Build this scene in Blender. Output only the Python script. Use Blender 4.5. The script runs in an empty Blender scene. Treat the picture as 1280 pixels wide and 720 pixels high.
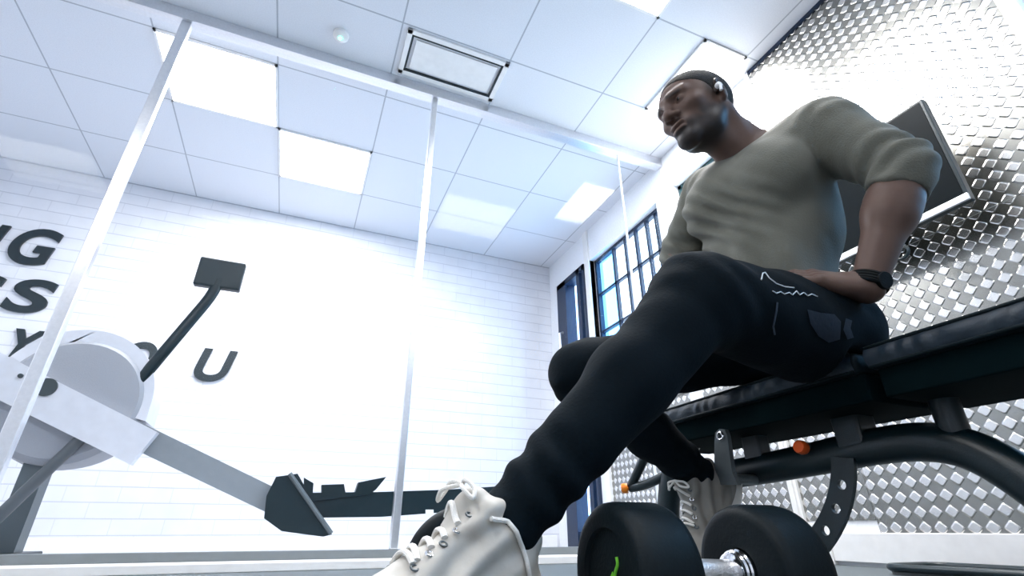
import bpy, bmesh, math, random
import numpy as np
from math import *
from mathutils import Vector, Matrix
from mathutils.bvhtree import BVHTree
random.seed(4)
SC = bpy.context.scene
COL = SC.collection
# ------------------------------------------------------------ camera numbers
F = 620.0; PITCH = radians(25.97); YAW = radians(22.6); CZ = .137; CEIL = 2.75
cp, sp = cos(PITCH), sin(PITCH); cy, sy = cos(YAW), sin(YAW)
# room axes: X along the back wall, Y along the clad wall, Z up; the camera looks YAW to the right of +Y
def P(px, py, d):
    """room point seen at a pixel at forward (horizontal) distance d from the camera"""
    a = (px-640)/F; b = (360-py)/F
    x, y, z = a, -b*sp+cp, b*cp+sp
    t = d/y; x *= t; y *= t; z = z*t+CZ
    return Vector((x*cy+y*sy, -x*sy+y*cy, z))
def C2R(x, y, z):      # camera-aligned metres -> room metres
    return Vector((x*cy+y*sy, -x*sy+y*cy, z))
CAMPOS = Vector((0, 0, CZ))
# ------------------------------------------------------------ materials
MATS = {}
def mat(name, col=(.5,.5,.5), rough=.5, metal=0, emit=None, estr=0, spec=.5, coat=0, alpha=None, bump=None, sheen=0):
    if name in MATS: return MATS[name]
    m = bpy.data.materials.new(name); m.use_nodes = True
    nt = m.node_tree; b = nt.nodes['Principled BSDF']
    b.inputs['Base Color'].default_value = (*col, 1)
    b.inputs['Roughness'].default_value = rough; b.inputs['Metallic'].default_value = metal
    b.inputs['Specular IOR Level'].default_value = spec
    b.inputs['Coat Weight'].default_value = coat
    b.inputs['Sheen Weight'].default_value = sheen
    if emit: b.inputs['Emission Color'].default_value = (*emit, 1); b.inputs['Emission Strength'].default_value = estr
    tc = nt.nodes.new('ShaderNodeTexCoord')
    ns = nt.nodes.new('ShaderNodeTexNoise'); nt.links.new(tc.outputs['Object'], ns.inputs['Vector'])
    ns.inputs['Scale'].default_value = bump[0] if bump else 30
    ns.inputs['Detail'].default_value = 4
    bp = nt.nodes.new('ShaderNodeBump'); bp.inputs['Strength'].default_value = bump[1] if bump else .05
    bp.inputs['Distance'].default_value = .005
    nt.links.new(ns.outputs['Fac'], bp.inputs['Height']); nt.links.new(bp.outputs['Normal'], b.inputs['Normal'])
    # faint wear in the colour
    mx = nt.nodes.new('ShaderNodeMix'); mx.data_type = 'RGBA'
    mx.inputs[6].default_value = (*[c*.9 for c in col], 1); mx.inputs[7].default_value = (*[min(1, c*1.08) for c in col], 1)
    nt.links.new(ns.outputs['Fac'], mx.inputs[0]); nt.links.new(mx.outputs[2], b.inputs['Base Color'])
    MATS[name] = m; return m
def nodes(m): return m.node_tree, m.node_tree.nodes['Principled BSDF']
def mth(nt, op, a, b=None):
    n = nt.nodes.new('ShaderNodeMath'); n.operation = op
    for i, v in enumerate((a, b)):
        if v is None: continue
        if isinstance(v, (int, float)): n.inputs[i].default_value = v
        else: nt.links.new(v, n.inputs[i])
    return n.outputs[0]

# ------------------------------------------------------------ object helpers
def link_mesh(name, verts, faces, m, parent=None, smooth=False):
    me = bpy.data.meshes.new(name); me.from_pydata([tuple(v) for v in verts], [], faces); me.update()
    if smooth: me.polygons.foreach_set('use_smooth', [True]*len(me.polygons))
    o = bpy.data.objects.new(name, me); COL.objects.link(o)
    if m: me.materials.append(m)
    if parent: attach(o, parent)
    return o
def attach(o, parent):
    o.parent = parent; o.matrix_parent_inverse = parent.matrix_basis.inverted()
def obj(name, bm, m, parent=None, smooth=False):
    bmesh.ops.recalc_face_normals(bm, faces=bm.faces)
    me = bpy.data.meshes.new(name); bm.to_mesh(me); bm.free()
    if smooth:
        me.polygons.foreach_set('use_smooth', [True]*len(me.polygons))
        try: me.set_sharp_from_angle(angle=radians(38))
        except Exception: pass
    o = bpy.data.objects.new(name, me); COL.objects.link(o)
    if m: me.materials.append(m)
    if parent: attach(o, parent)
    return o
def tag(o, label=None, cat=None, group=None, kind=None):
    if label: o['label'] = label
    if cat: o['category'] = cat
    if group: o['group'] = group
    if kind: o['kind'] = kind
    return o
def thing(name, label, cat, loc=(0,0,0), group=None):
    o = bpy.data.objects.new(name, None); COL.objects.link(o); o.location = loc
    o.empty_display_size = .05
    return tag(o, label, cat, group)
def struct(name, bm, m, parent=None, **k):
    o = obj(name, bm, m, parent, **k)
    if not parent: o['kind'] = 'structure'
    return o
def B(): return bmesh.new()
def box(bm, x0, x1, y0, y1, z0, z1, bev=0, M=None):
    r = bmesh.ops.create_cube(bm, size=1)
    vs = r['verts']
    for v in vs: v.co = Vector(((x0+x1)/2+v.co.x*(x1-x0), (y0+y1)/2+v.co.y*(y1-y0), (z0+z1)/2+v.co.z*(z1-z0)))
    if bev:
        es = list({e for v in vs for e in v.link_edges})
        r = bmesh.ops.bevel(bm, geom=es, offset=bev, segments=3, affect='EDGES', profile=.5)
        vs = list({v for f in r['faces'] for v in f.verts} | {v for v in vs if v.is_valid})
    if M is not None:
        for v in vs: v.co = M @ v.co
    return bm
def frame(d):
    d = Vector(d).normalized(); up = Vector((0,0,1)) if abs(d.z) < .95 else Vector((1,0,0))
    a = d.cross(up).normalized(); b = a.cross(d).normalized()
    return a, b, d
def smoothpath(pts, n=8):
    pts = [Vector(p) for p in pts]; out = []
    for i in range(len(pts)-1):
        p0 = pts[max(i-1,0)]; p1 = pts[i]; p2 = pts[i+1]; p3 = pts[min(i+2,len(pts)-1)]
        for k in range(n):
            t = k/n
            out.append(.5*((2*p1)+(-p0+p2)*t+(2*p0-5*p1+4*p2-p3)*t*t+(-p0+3*p1-3*p2+p3)*t**3))
    out.append(pts[-1]); return out
def tube(bm, pts, r, seg=16, cap=True, sx=1., rs=None):
    pts = [Vector(p) for p in pts]; rings = []; a = None
    for i, p in enumerate(pts):
        t = (pts[min(i+1,len(pts)-1)]-pts[max(i-1,0)]).normalized()
        if a is None: a = frame(t)[0]
        a = (a-t*a.dot(t)).normalized(); b = t.cross(a)
        rr = rs[i] if rs else r
        rings.append([bm.verts.new(p+a*cos(2*pi*k/seg)*rr*sx+b*sin(2*pi*k/seg)*rr) for k in range(seg)])
    for i in range(len(rings)-1):
        for k in range(seg):
            bm.faces.new((rings[i][k], rings[i][(k+1)%seg], rings[i+1][(k+1)%seg], rings[i+1][k]))
    if cap: bm.faces.new(rings[0][::-1]); bm.faces.new(rings[-1])
    return bm
def lathe(bm, c, axis, prof, seg=48):
    """prof: list of (distance along axis, radius)"""
    a, b, d = frame(axis); c = Vector(c); rings = []
    for t, r in prof:
        if r < 1e-6: rings.append([bm.verts.new(c+d*t)])
        else: rings.append([bm.verts.new(c+d*t+(a*cos(2*pi*k/seg)+b*sin(2*pi*k/seg))*r) for k in range(seg)])
    for i in range(len(rings)-1):
        A, Bq = rings[i], rings[i+1]
        for k in range(seg):
            k2 = (k+1) % seg
            if len(A) == 1 and len(Bq) == 1: continue
            if len(A) == 1: bm.faces.new((A[0], Bq[k], Bq[k2]))
            elif len(Bq) == 1: bm.faces.new((A[k], A[k2], Bq[0]))
            else: bm.faces.new((A[k], A[k2], Bq[k2], Bq[k]))
    return bm
def prism(bm, pts, off):
    """closed polygon pts extruded by vector off"""
    off = Vector(off)
    a = [bm.verts.new(Vector(p)) for p in pts]; b = [bm.verts.new(Vector(p)+off) for p in pts]
    n = len(pts)
    bm.faces.new(a[::-1]); bm.faces.new(b)
    for i in range(n): bm.faces.new((a[i], a[(i+1)%n], b[(i+1)%n], b[i]))
    return bm
def torus(bm, c, axis, R, r, seg=32, s2=10, a0=0, a1=2*pi):
    a, b, d = frame(axis); c = Vector(c)
    n = seg
    pts = [c+(a*cos(a0+(a1-a0)*k/n)+b*sin(a0+(a1-a0)*k/n))*R for k in range(n+1)]
    return tube(bm, pts, r, s2)
def boolean_cut(o, cutter_bm):
    me = bpy.data.meshes.new('tmp'); cutter_bm.to_mesh(me); cutter_bm.free()
    c = bpy.data.objects.new('tmp', me); COL.objects.link(c)
    md = o.modifiers.new('b', 'BOOLEAN'); md.operation = 'DIFFERENCE'; md.object = c; md.solver = 'EXACT'
    bpy.context.view_layer.update()
    dg = bpy.context.evaluated_depsgraph_get()
    new = bpy.data.meshes.new_from_object(o.evaluated_get(dg))
    o.modifiers.clear(); o.data = new
    bpy.data.objects.remove(c)

# ------------------------------------------------------------ implicit surfaces (people, shoes)
class Field:
    """sampled distance field on a rectilinear grid; the grid is finer inside the given boxes"""
    def __init__(s, lo, hi, h, fine=(), hf=.0024):
        s.lo = np.array(lo, float); s.hi = np.array(hi, float); s.ax = []
        for i in range(3):
            x = s.lo[i]; o = [x]
            while x < s.hi[i]:
                st = hf if any(a[i]-h < x < b[i] for a, b in fine) else h
                x += st; o.append(x)
            s.ax.append(np.array(o, np.float32))
        s.n = np.array([len(a) for a in s.ax])
        s.D = np.full(s.n, .2, np.float32)
    def win(s, lo, hi):
        sl = []
        for i in range(3):
            a = max(int(np.searchsorted(s.ax[i], lo[i]))-1, 0); b = min(int(np.searchsorted(s.ax[i], hi[i]))+1, s.n[i])
            sl.append(slice(a, max(b, a)))
        sl = tuple(sl)
        return sl, s.ax[0][sl[0]][:,None,None], s.ax[1][sl[1]][None,:,None], s.ax[2][sl[2]][None,None,:]
    def comb(s, sl, d, k, op='u'):
        a = s.D[sl]
        if a.size == 0: return
        if op == 'u':
            if k <= 0: s.D[sl] = np.minimum(a, d)
            else:
                h = np.clip(.5+.5*(a-d)/k, 0, 1); s.D[sl] = a*(1-h)+d*h-k*h*(1-h)
        else:      # subtract d
            d = -d
            if k <= 0: s.D[sl] = np.maximum(a, d)
            else:
                h = np.clip(.5-.5*(a-d)/k, 0, 1); s.D[sl] = a*(1-h)+d*h+k*h*(1-h)
    def cone(s, p0, p1, r0, r1, k=.02, op='u', inf=0):
        p0 = np.array(p0, float); p1 = np.array(p1, float); r0 += inf; r1 += inf
        m = max(r0, r1)+k+.03
        sl, X, Y, Z = s.win(np.minimum(p0, p1)-m, np.maximum(p0, p1)+m)
        d = p1-p0; L = max(float(d@d), 1e-9)
        t = np.clip(((X-p0[0])*d[0]+(Y-p0[1])*d[1]+(Z-p0[2])*d[2])/L, 0, 1)
        dd = np.sqrt((X-p0[0]-t*d[0])**2+(Y-p0[1]-t*d[1])**2+(Z-p0[2]-t*d[2])**2)-(r0+(r1-r0)*t)
        s.comb(sl, dd.astype(np.float32), k, op)
    def ell(s, c, R, r, k=.02, op='u', inf=0):
        c = np.array(c, float); r = np.array(r, float)+inf; R = np.array(R, float)   # rows of R = axes
        ext = np.sqrt((R.T**2) @ (r**2))+k+.03
        sl, X, Y, Z = s.win(c-ext, c+ext)
        q = [(X-c[0])*R[i][0]+(Y-c[1])*R[i][1]+(Z-c[2])*R[i][2] for i in range(3)]
        k0 = np.sqrt((q[0]/r[0])**2+(q[1]/r[1])**2+(q[2]/r[2])**2)
        k1 = np.sqrt((q[0]/r[0]**2)**2+(q[1]/r[1]**2)**2+(q[2]/r[2]**2)**2)+1e-6
        s.comb(sl, (k0*(k0-1)/k1).astype(np.float32), k, op)
    def plane(s, c, n, lo=None, hi=None, k=0):       # remove everything on the side n points to
        c = np.array(c, float); n = np.array(n, float); n /= np.linalg.norm(n)
        sl, X, Y, Z = s.win(s.lo if lo is None else lo, s.hi if hi is None else hi)
        d = (X-c[0])*n[0]+(Y-c[1])*n[1]+(Z-c[2])*n[2]
        s.comb(sl, -d.astype(np.float32), k, 's')
    def mesh(s):
        D = s.D; ins = D < 0
        c = [ins[:-1,:-1,:-1], ins[1:,:-1,:-1], ins[:-1,1:,:-1], ins[1:,1:,:-1], ins[:-1,:-1,1:], ins[1:,:-1,1:], ins[:-1,1:,1:], ins[1:,1:,1:]]
        al = c[0].copy(); an = c[0].copy()
        for q in c[1:]: al &= q; an |= q
        act = an & ~al
        I = np.argwhere(act)
        idx = np.full(act.shape, -1, np.int32); idx[act] = np.arange(len(I))
        offs = np.array([[0,0,0],[1,0,0],[0,1,0],[1,1,0],[0,0,1],[1,0,1],[0,1,1],[1,1,1]])
        V = np.stack([D[tuple((I+o).T)] for o in offs], 1)
        acc = np.zeros((len(I), 3)); cnt = np.zeros(len(I))
        for a, b in [(0,1),(2,3),(4,5),(6,7),(0,2),(1,3),(4,6),(5,7),(0,4),(1,5),(2,6),(3,7)]:
            m = (V[:,a] < 0) != (V[:,b] < 0)
            t = np.where(m, V[:,a]/np.where(m, V[:,a]-V[:,b], 1), 0)
            p = offs[a]+(offs[b]-offs[a])*t[:,None]
            acc += p*m[:,None]; cnt += m
        g = I+acc/cnt[:,None]; verts = np.stack([np.interp(g[:,i], np.arange(s.n[i]), s.ax[i].astype(float)) for i in range(3)], 1)
        faces = []
        for ax in range(3):
            u, v = (ax+1) % 3, (ax+2) % 3
            sa = [slice(None)]*3; sb = [slice(None)]*3
            sa[ax] = slice(0, -1); sb[ax] = slice(1, None)
            A = ins[tuple(sa)]; Bq = ins[tuple(sb)]
            E = np.argwhere(A != Bq)
            E = E[(E[:,u] > 0) & (E[:,v] > 0) & (E[:,u] < s.n[u]-1) & (E[:,v] < s.n[v]-1)]
            fl = A[tuple(E.T)]
            def cell(du, dv):
                q = E.copy(); q[:,u] -= du; q[:,v] -= dv; return idx[tuple(q.T)]
            f = np.stack([cell(1,1), cell(0,1), cell(0,0), cell(1,0)], 1)
            f[~fl] = f[~fl][:,::-1]; faces.append(f)
        faces = np.concatenate(faces); faces = faces[(faces >= 0).all(1)]
        return verts, faces
def np_obj(name, V, Fc, m, parent, disp=None, smooth_it=1):
    me = bpy.data.meshes.new(name)
    n = len(Fc)
    me.vertices.add(len(V)); me.vertices.foreach_set('co', V.astype(np.float32).ravel())
    me.loops.add(n*4); me.loops.foreach_set('vertex_index', Fc.astype(np.int32).ravel())
    me.polygons.add(n); me.polygons.foreach_set('loop_start', np.arange(0, n*4, 4, dtype=np.int32))
    me.update(calc_edges=True); me.validate()
    # light relaxation of grid steps
    for _ in range(smooth_it):
        e = np.empty(len(me.edges)*2, np.int32); me.edges.foreach_get('vertices', e); e = e.reshape(-1, 2)
        s = np.zeros_like(V); c = np.zeros(len(V))
        np.add.at(s, e[:,0], V[e[:,1]]); np.add.at(s, e[:,1], V[e[:,0]])
        np.add.at(c, e[:,0], 1); np.add.at(c, e[:,1], 1)
        V = V*.5+.5*s/np.maximum(c, 1)[:,None]
    me.vertices.foreach_set('co', V.astype(np.float32).ravel()); me.update()
    if disp is not None:
        N = np.empty(len(V)*3, np.float32); me.vertices.foreach_get('normal', N); N = N.reshape(-1, 3)
        V = V+N*disp(V, N)[:,None]
        me.vertices.foreach_set('co', V.astype(np.float32).ravel()); me.update()
    me.polygons.foreach_set('use_smooth', [True]*n)
    o = bpy.data.objects.new(name, me); COL.objects.link(o); me.materials.append(m)
    if parent: attach(o, parent)
    return o
# ============================================================ SETTING MATERIALS
WB = 2.25; AB = 4.33; X0 = -3.4; Y0 = -2.2          # clad wall, back wall, far left, behind
M_plaster = mat('white_plaster', (.86,.87,.90), .6, bump=(60,.03))
M_white = mat('white_gloss_paint', (.84,.83,.82), .3, bump=(20,.02))
M_alu = mat('satin_aluminium', (.78,.79,.82), .32, 1, bump=(80,.04))
M_blk = mat('black_powder_coat', (.0035,.014,.019), .34, spec=.45, bump=(300,.08))
M_blkrub = mat('black_urethane', (.0016,.0065,.0095), .55, spec=.2, bump=(220,.12))
M_chrome = mat('chrome', (.88,.88,.9), .12, 1, bump=(60,.01))
M_grey = mat('grey_steel', (.10,.12,.13), .4, .2, bump=(120,.06))
M_orange = mat('orange_plastic', (.75,.10,.012), .35, bump=(40,.03))
M_orange2 = mat('bright_orange_plastic', (.9,.24,.01), .35, bump=(40,.03))
M_navy = mat('navy_window_frame', (.006,.02,.055), .4, bump=(40,.03))

def ceiling_mat():
    m = mat('ceiling_tiles', (.74,.76,.81), .7, bump=(140,.06)); nt, b = nodes(m)
    tc = nt.nodes.new('ShaderNodeTexCoord'); sx = nt.nodes.new('ShaderNodeSeparateXYZ'); nt.links.new(tc.outputs['Object'], sx.inputs[0])
    def line(o, off, per, w):
        t = mth(nt, 'FRACT', mth(nt, 'DIVIDE', mth(nt, 'SUBTRACT', o, off-20*per-w/2), per))
        return mth(nt, 'LESS_THAN', t, w/per)
    l = mth(nt, 'MAXIMUM', line(sx.outputs[0], .15, .665, .009), line(sx.outputs[1], 1.40, .585, .009))
    src = b.inputs['Base Color'].links[0].from_socket
    mx = nt.nodes.new('ShaderNodeMix'); mx.data_type = 'RGBA'; nt.links.new(l, mx.inputs[0]); nt.links.new(src, mx.inputs[6])
    mx.inputs[7].default_value = (.40,.43,.48,1); nt.links.new(mx.outputs[2], b.inputs['Base Color'])
    return m
def backwall_mat():
    m = mat('white_wall_tiles', (.74,.74,.78), .22, bump=(6,.04)); nt, b = nodes(m)
    tc = nt.nodes.new('ShaderNodeTexCoord'); sx = nt.nodes.new('ShaderNodeSeparateXYZ'); nt.links.new(tc.outputs['Object'], sx.inputs[0])
    def line(o, per, w):
        t = mth(nt, 'FRACT', mth(nt, 'DIVIDE', mth(nt, 'ADD', o, 20*per), per)); return mth(nt, 'LESS_THAN', t, w/per)
    lz = line(sx.outputs[2], .098, .007)
    row = mth(nt, 'FLOOR', mth(nt, 'DIVIDE', sx.outputs[2], .098))
    xo = mth(nt, 'ADD', sx.outputs[0], mth(nt, 'MULTIPLY', row, .15))
    lx = line(xo, .3, .006)
    l = mth(nt, 'MAXIMUM', lz, mth(nt, 'MULTIPLY', lx, .45))
    mx = nt.nodes.new('ShaderNodeMix'); mx.data_type = 'RGBA'
    src = b.inputs['Base Color'].links[0].from_socket
    nt.links.new(mth(nt, 'MULTIPLY', l, .6), mx.inputs[0]); nt.links.new(src, mx.inputs[6]); mx.inputs[7].default_value = (.45,.46,.52,1)
    nt.links.new(mx.outputs[2], b.inputs['Base Color'])
    bp = nt.nodes.new('ShaderNodeBump'); bp.inputs['Distance'].default_value = .004; bp.inputs['Strength'].default_value = .6
    nt.links.new(mth(nt, 'SUBTRACT', 1, l), bp.inputs['Height']); nt.links.new(bp.outputs['Normal'], b.inputs['Normal'])
    return m
def tread_mat(name='tread_plate', s=.054):
    """diamond tread: lozenges in a 45 degree lattice, alternating direction"""
    m = mat(name, (.62,.60,.58), .30, 1, bump=(150,.02)); nt, b = nodes(m)
    tc = nt.nodes.new('ShaderNodeTexCoord'); sx = nt.nodes.new('ShaderNodeSeparateXYZ'); nt.links.new(tc.outputs['Object'], sx.inputs[0])
    Y, Z = sx.outputs[1], sx.outputs[2]
    u = mth(nt, 'DIVIDE', mth(nt, 'ADD', mth(nt, 'ADD', Y, Z), 20), s*1.0)
    v = mth(nt, 'DIVIDE', mth(nt, 'ADD', mth(nt, 'SUBTRACT', Z, Y), 20), s*1.0)
    fu = mth(nt, 'SUBTRACT', mth(nt, 'FRACT', u), .5); fv = mth(nt, 'SUBTRACT', mth(nt, 'FRACT', v), .5)
    par = mth(nt, 'MODULO', mth(nt, 'ADD', mth(nt, 'FLOOR', u), mth(nt, 'FLOOR', v)), 2)
    par = mth(nt, 'GREATER_THAN', par, .5)
    def loz(p, q):     # long in p, thin in q
        a = mth(nt, 'DIVIDE', mth(nt, 'ABSOLUTE', p), .54); c = mth(nt, 'DIVIDE', mth(nt, 'ABSOLUTE', q), .50)
        return mth(nt, 'SUBTRACT', 1, mth(nt, 'ADD', mth(nt, 'POWER', a, 4.5), mth(nt, 'POWER', c, 4.5)))
    A, C = loz(fu, fv), loz(fv, fu)
    h = mth(nt, 'MULTIPLY', mth(nt, 'MAXIMUM', A, 0), par)
    mr = nt.nodes.new('ShaderNodeMapRange'); mr.interpolation_type = 'SMOOTHSTEP'; mr.inputs[1].default_value = 0; mr.inputs[2].default_value = .9
    nt.links.new(h, mr.inputs[0])
    bp = nt.nodes.new('ShaderNodeBump'); bp.inputs['Distance'].default_value = .0038; bp.inputs['Strength'].default_value = .85
    nt.links.new(mr.outputs[0], bp.inputs['Height']); nt.links.new(bp.outputs['Normal'], b.inputs['Normal'])
    # the raised lozenges are worn bright; the darker ground also paints in weaker reflection
    mx = nt.nodes.new('ShaderNodeMix'); mx.data_type = 'RGBA'; nt.links.new(mr.outputs[0], mx.inputs[0])
    mx.inputs[6].default_value = (.33,.325,.30,1); mx.inputs[7].default_value = (.78,.765,.74,1)
    nt.links.new(mx.outputs[2], b.inputs['Base Color'])
    b.inputs['Roughness'].default_value = .26
    return m
def floor_mat():
    m = mat('grey_rubber_floor', (.075,.095,.105), .55, bump=(90,.15)); return m
def glass_mat(name, tint=(1,1,1), gl=.04, rough=.02, fres=True):
    m = bpy.data.materials.new(name); m.use_nodes = True; nt = m.node_tree; nt.nodes.clear()
    out = nt.nodes.new('ShaderNodeOutputMaterial'); t = nt.nodes.new('ShaderNodeBsdfTransparent'); g = nt.nodes.new('ShaderNodeBsdfGlossy')
    t.inputs[0].default_value = (*tint, 1); g.inputs['Roughness'].default_value = rough
    mx = nt.nodes.new('ShaderNodeMixShader'); lw = nt.nodes.new('ShaderNodeFresnel'); lw.inputs[0].default_value = 1.2
    nt.links.new(mth(nt, 'MULTIPLY', lw.outputs[0], gl*5), mx.inputs[0]); nt.links.new(t.outputs[0], mx.inputs[1]); nt.links.new(g.outputs[0], mx.inputs[2]); nt.links.new(mx.outputs[0], out.inputs[0])
    return m
M_ceil = ceiling_mat(); M_back = backwall_mat(); M_tread = tread_mat(); M_floor = floor_mat()
M_glass = glass_mat('clear_glass', (.97,.985,1)); M_bluegl = glass_mat('blue_tinted_glass', (.52,.78,.97))
M_palegl = glass_mat('pale_blue_glass', (.74,.84,.97))

# ============================================================ ROOM
struct('floor', box(B(), X0, WB+.2, Y0, 2.27, -.1, 0), M_floor)
struct('floor_beyond_glass', box(B(), X0, WB+.2, 2.27, AB+.2, -.1, 0), mat('pale_bounce_floor', (.62,.63,.66), .4, bump=(30,.03)))  # hidden floor, made pale to bounce light upward
struct('ceiling', box(B(), X0, WB+.2, Y0, AB+.2, CEIL, CEIL+.1), M_ceil)
struct('wall_back', box(B(), X0, WB+.2, AB, AB+.15, 0, CEIL), M_back)
struct('wall_left', box(B(), X0-.15, X0, Y0, AB+.2, 0, CEIL), M_plaster)
struct('wall_front', box(B(), X0-.15, WB+.2, Y0-.15, Y0, 0, CEIL), M_plaster)
# clad wall with openings: windows a in W, door
TH = .14
openings = [(2.50, 3.50, .95, 2.42), (1.56, 2.30, .95, 2.44), (-.75, .40, .9, 2.30), (3.58, 4.12, 0, 2.42)]
bm = B()
cuts = sorted({Y0, AB+.2} | {o[0] for o in openings} | {o[1] for o in openings})
for y0, y1 in zip(cuts[:-1], cuts[1:]):
    op = [o for o in openings if o[0] <= y0+1e-6 and o[1] >= y1-1e-6]
    if op:
        o = op[0]; box(bm, WB, WB+TH, y0, y1, o[3], CEIL)
        if o[2] > 0: box(bm, WB, WB+TH, y0, y1, 0, o[2])
    else: box(bm, WB, WB+TH, y0, y1, 0, CEIL)
struct('wall_right', bm, M_plaster)
# sheets of tread plate
sh = B(); T = .006
def sheet(y0, y1, z0, z1, j=.0015): box(sh, WB-T, WB, y0+j, y1-j, z0+j, z1-j)
for y0, y1 in ((.43,1.50),): sheet(y0, y1, .10, 1.22); sheet(y0, y1, 1.22, CEIL)
sheet(-.75, .43, .10, .90); sheet(.40, .43, .9, CEIL); sheet(-2.2, -.75, .1, CEIL); sheet(-.75, .40, 2.30, CEIL)
sheet(1.50, 1.83, .17, .93); sheet(1.87, 2.34, .17, .93); sheet(2.46, 3.42, .17, .93)
struct('trim_1', sh, M_tread)
bm = B(); box(bm, WB-.022, WB, 1.825, 1.875, .16, .95, .003); box(bm, WB-.03, WB, 1.84, 1.86, .16, .95, .003)
struct('trim_2', bm, M_white)
struct('trim_3', box(B(), WB-.03, WB, 3.42, 3.47, .1, .95, .003), M_white)
struct('trim_4', box(B(), WB-.02, WB, 1.485, 1.503, .95, CEIL), M_alu)
# dark strip where the cladding meets the ceiling
struct('trim_5', box(B(), WB-.016, WB, .3, 1.50, CEIL-.022, CEIL), M_navy)
struct('baseboard_right', box(B(), WB-.022, WB, Y0, 1.72, .015, .125, .003), M_white)
bm = B(); box(bm, WB-.03, WB, 1.72, 3.55, 0, .085, .003); box(bm, WB-.016, WB, 1.72, 3.55, .085, .165, .003)
struct('baseboard_window', bm, M_white)
struct('baseboard_back', box(B(), X0, WB-.03, AB-.02, AB, 0, .09, .003), M_white)

# ---- windows in the clad wall
def window(n, y0, y1, z0, z1, vs, hs, m_frame, glasses, trimw=.0):
    fr = B(); d0, d1 = WB+.05, WB+.09; w = .03
    for a, b_ in ((y0, y0+w), (y1-w, y1)): box(fr, d0, d1, a, b_, z0, z1)
    for a, b_ in ((z0, z0+w), (z1-w, z1)): box(fr, d0, d1, y0, y1, a, b_)
    f = struct('window_%d' % n, fr, m_frame)
    mu = B()
    for v in vs: box(mu, d0+.005, d1-.005, v-.012, v+.012, z0, z1)
    for h in hs: box(mu, d0+.005, d1-.005, y0, y1, h-.01, h+.01)
    obj('mullions', mu, m_frame, f)
    for (a, b_, m) in glasses: obj('pane', box(B(), WB+.066, WB+.072, a, b_, z0+.01, z1-.01), m, f)
    return f
w1 = window(1, 2.50, 3.50, .95, 2.42, [3.20, 3.02, 2.87, 2.72, 2.60], [2.06, 1.70, 1.33], M_navy, [(2.51,3.20,M_glass), (3.20,3.49,M_bluegl)])
window(2, 1.56, 2.30, .95, 2.44, [1.93], [2.05, 1.5], mat('teal_window_frame', (.01,.055,.065), .4), [(1.57,2.29,M_glass)])
window(3, -.75, .40, .90, 2.30, [-.18], [], M_white, [(-.74,.39,M_bluegl)])
bm = B(); box(bm, WB-.02, WB+.05, .385, .435, .85, 2.36, .004); box(bm, WB-.02, WB+.05, -.80, .435, 2.30, 2.36, .004); box(bm, WB-.03, WB+.05, -.80, .435, .86, .90, .004)
struct('trim_6', bm, M_white)
# sills of windows 1 and 2, white jamb between window 1 and the door
bm = B(); box(bm, WB-.035, WB+.05, 2.46, 3.54, .93, .955, .003); struct('trim_7', bm, M_white)
bm = B(); box(bm, WB-.035, WB+.05, 1.53, 2.33, .93, .955, .003); struct('trim_8', bm, M_white)
bm = B(); box(bm, WB-.015, WB+.05, 3.50, 3.58, .93, CEIL, .003); struct('trim_9', bm, M_white)
# door beyond the window
bm = B(); box(bm, WB-.03, WB+.08, 3.94, 4.12, 0, 2.42); box(bm, WB-.03, WB+.08, 3.66, 3.72, 0, 2.42); box(bm, WB-.03, WB+.08, 3.58, 3.61, 0, 2.42)
box(bm, WB-.03, WB+.08, 3.58, 4.12, 2.36, 2.42)
d1 = struct('door_1', bm, M_navy)
obj('pane', box(B(), WB+.02, WB+.028, 3.60, 3.95, .02, 2.37), M_palegl, d1)
obj('rail', box(B(), WB-.02, WB+.06, 3.60, 3.95, .0, .12), M_navy, d1)
obj('handle', tube(B(), [(WB-.035,4.02,1.55),(WB-.07,4.02,1.56),(WB-.07,4.02,1.86),(WB-.035,4.02,1.87)], .014), M_alu, d1, True)

# ---- glass partition parallel to the back wall
GY = 2.40
bm = B(); box(bm, X0, WB, GY-.035, GY+.035, CEIL-.075, CEIL-.001, .002)
part = thing('glass_partition', 'glass partition with silver posts and pale head rail, crossing the room in front of the white tiled wall', 'partition', (0,GY,0))
obj('head_rail', bm, M_alu, part)
bm = B(); box(bm, X0, WB-.04, GY-.02, GY+.02, .03, .062, .002)
obj('floor_channel', bm, mat('dark_grey_channel', (.16,.18,.19), .5), part)
bm = B(); box(bm, X0, WB-.04, GY-.16, GY+.05, 0, .03, .003)
struct('trim_10', bm, M_white)
posts = [(-2.37,.05,'silver partition post left of the row of posts, beyond the picture edge'), (-.965,.048,'wide leaning-looking silver partition post in front of the white machine housing'), (.45,.034,'slim silver partition post left of the white training shoe')]
for x, w, lab in posts:
    bm = B(); box(bm, x-w/2, x+w/2, GY-.02, GY+.02, .062, CEIL-.075, .004)
    obj('post', bm, M_alu, part)
bm = B(); box(bm, 1.857, 1.867, GY-.006, GY+.006, .062, CEIL-.075)
obj('glass_joint', bm, mat('clear_seal', (.8,.84,.88), .3), part)
xs = [X0, -.965, .45, 1.862, WB]
labs = ['glass sheet of the partition left of the wide silver post', 'glass sheet of the partition between the two silver posts', 'glass sheet of the partition between the slim post and the pale joint', 'narrow glass sheet of the partition next to the window wall']
for i in range(4):
    obj('glass_panel', box(B(), xs[i]+.006, xs[i+1]-.006, GY-.004, GY+.004, .06, CEIL-.07), M_glass, part)

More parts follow.
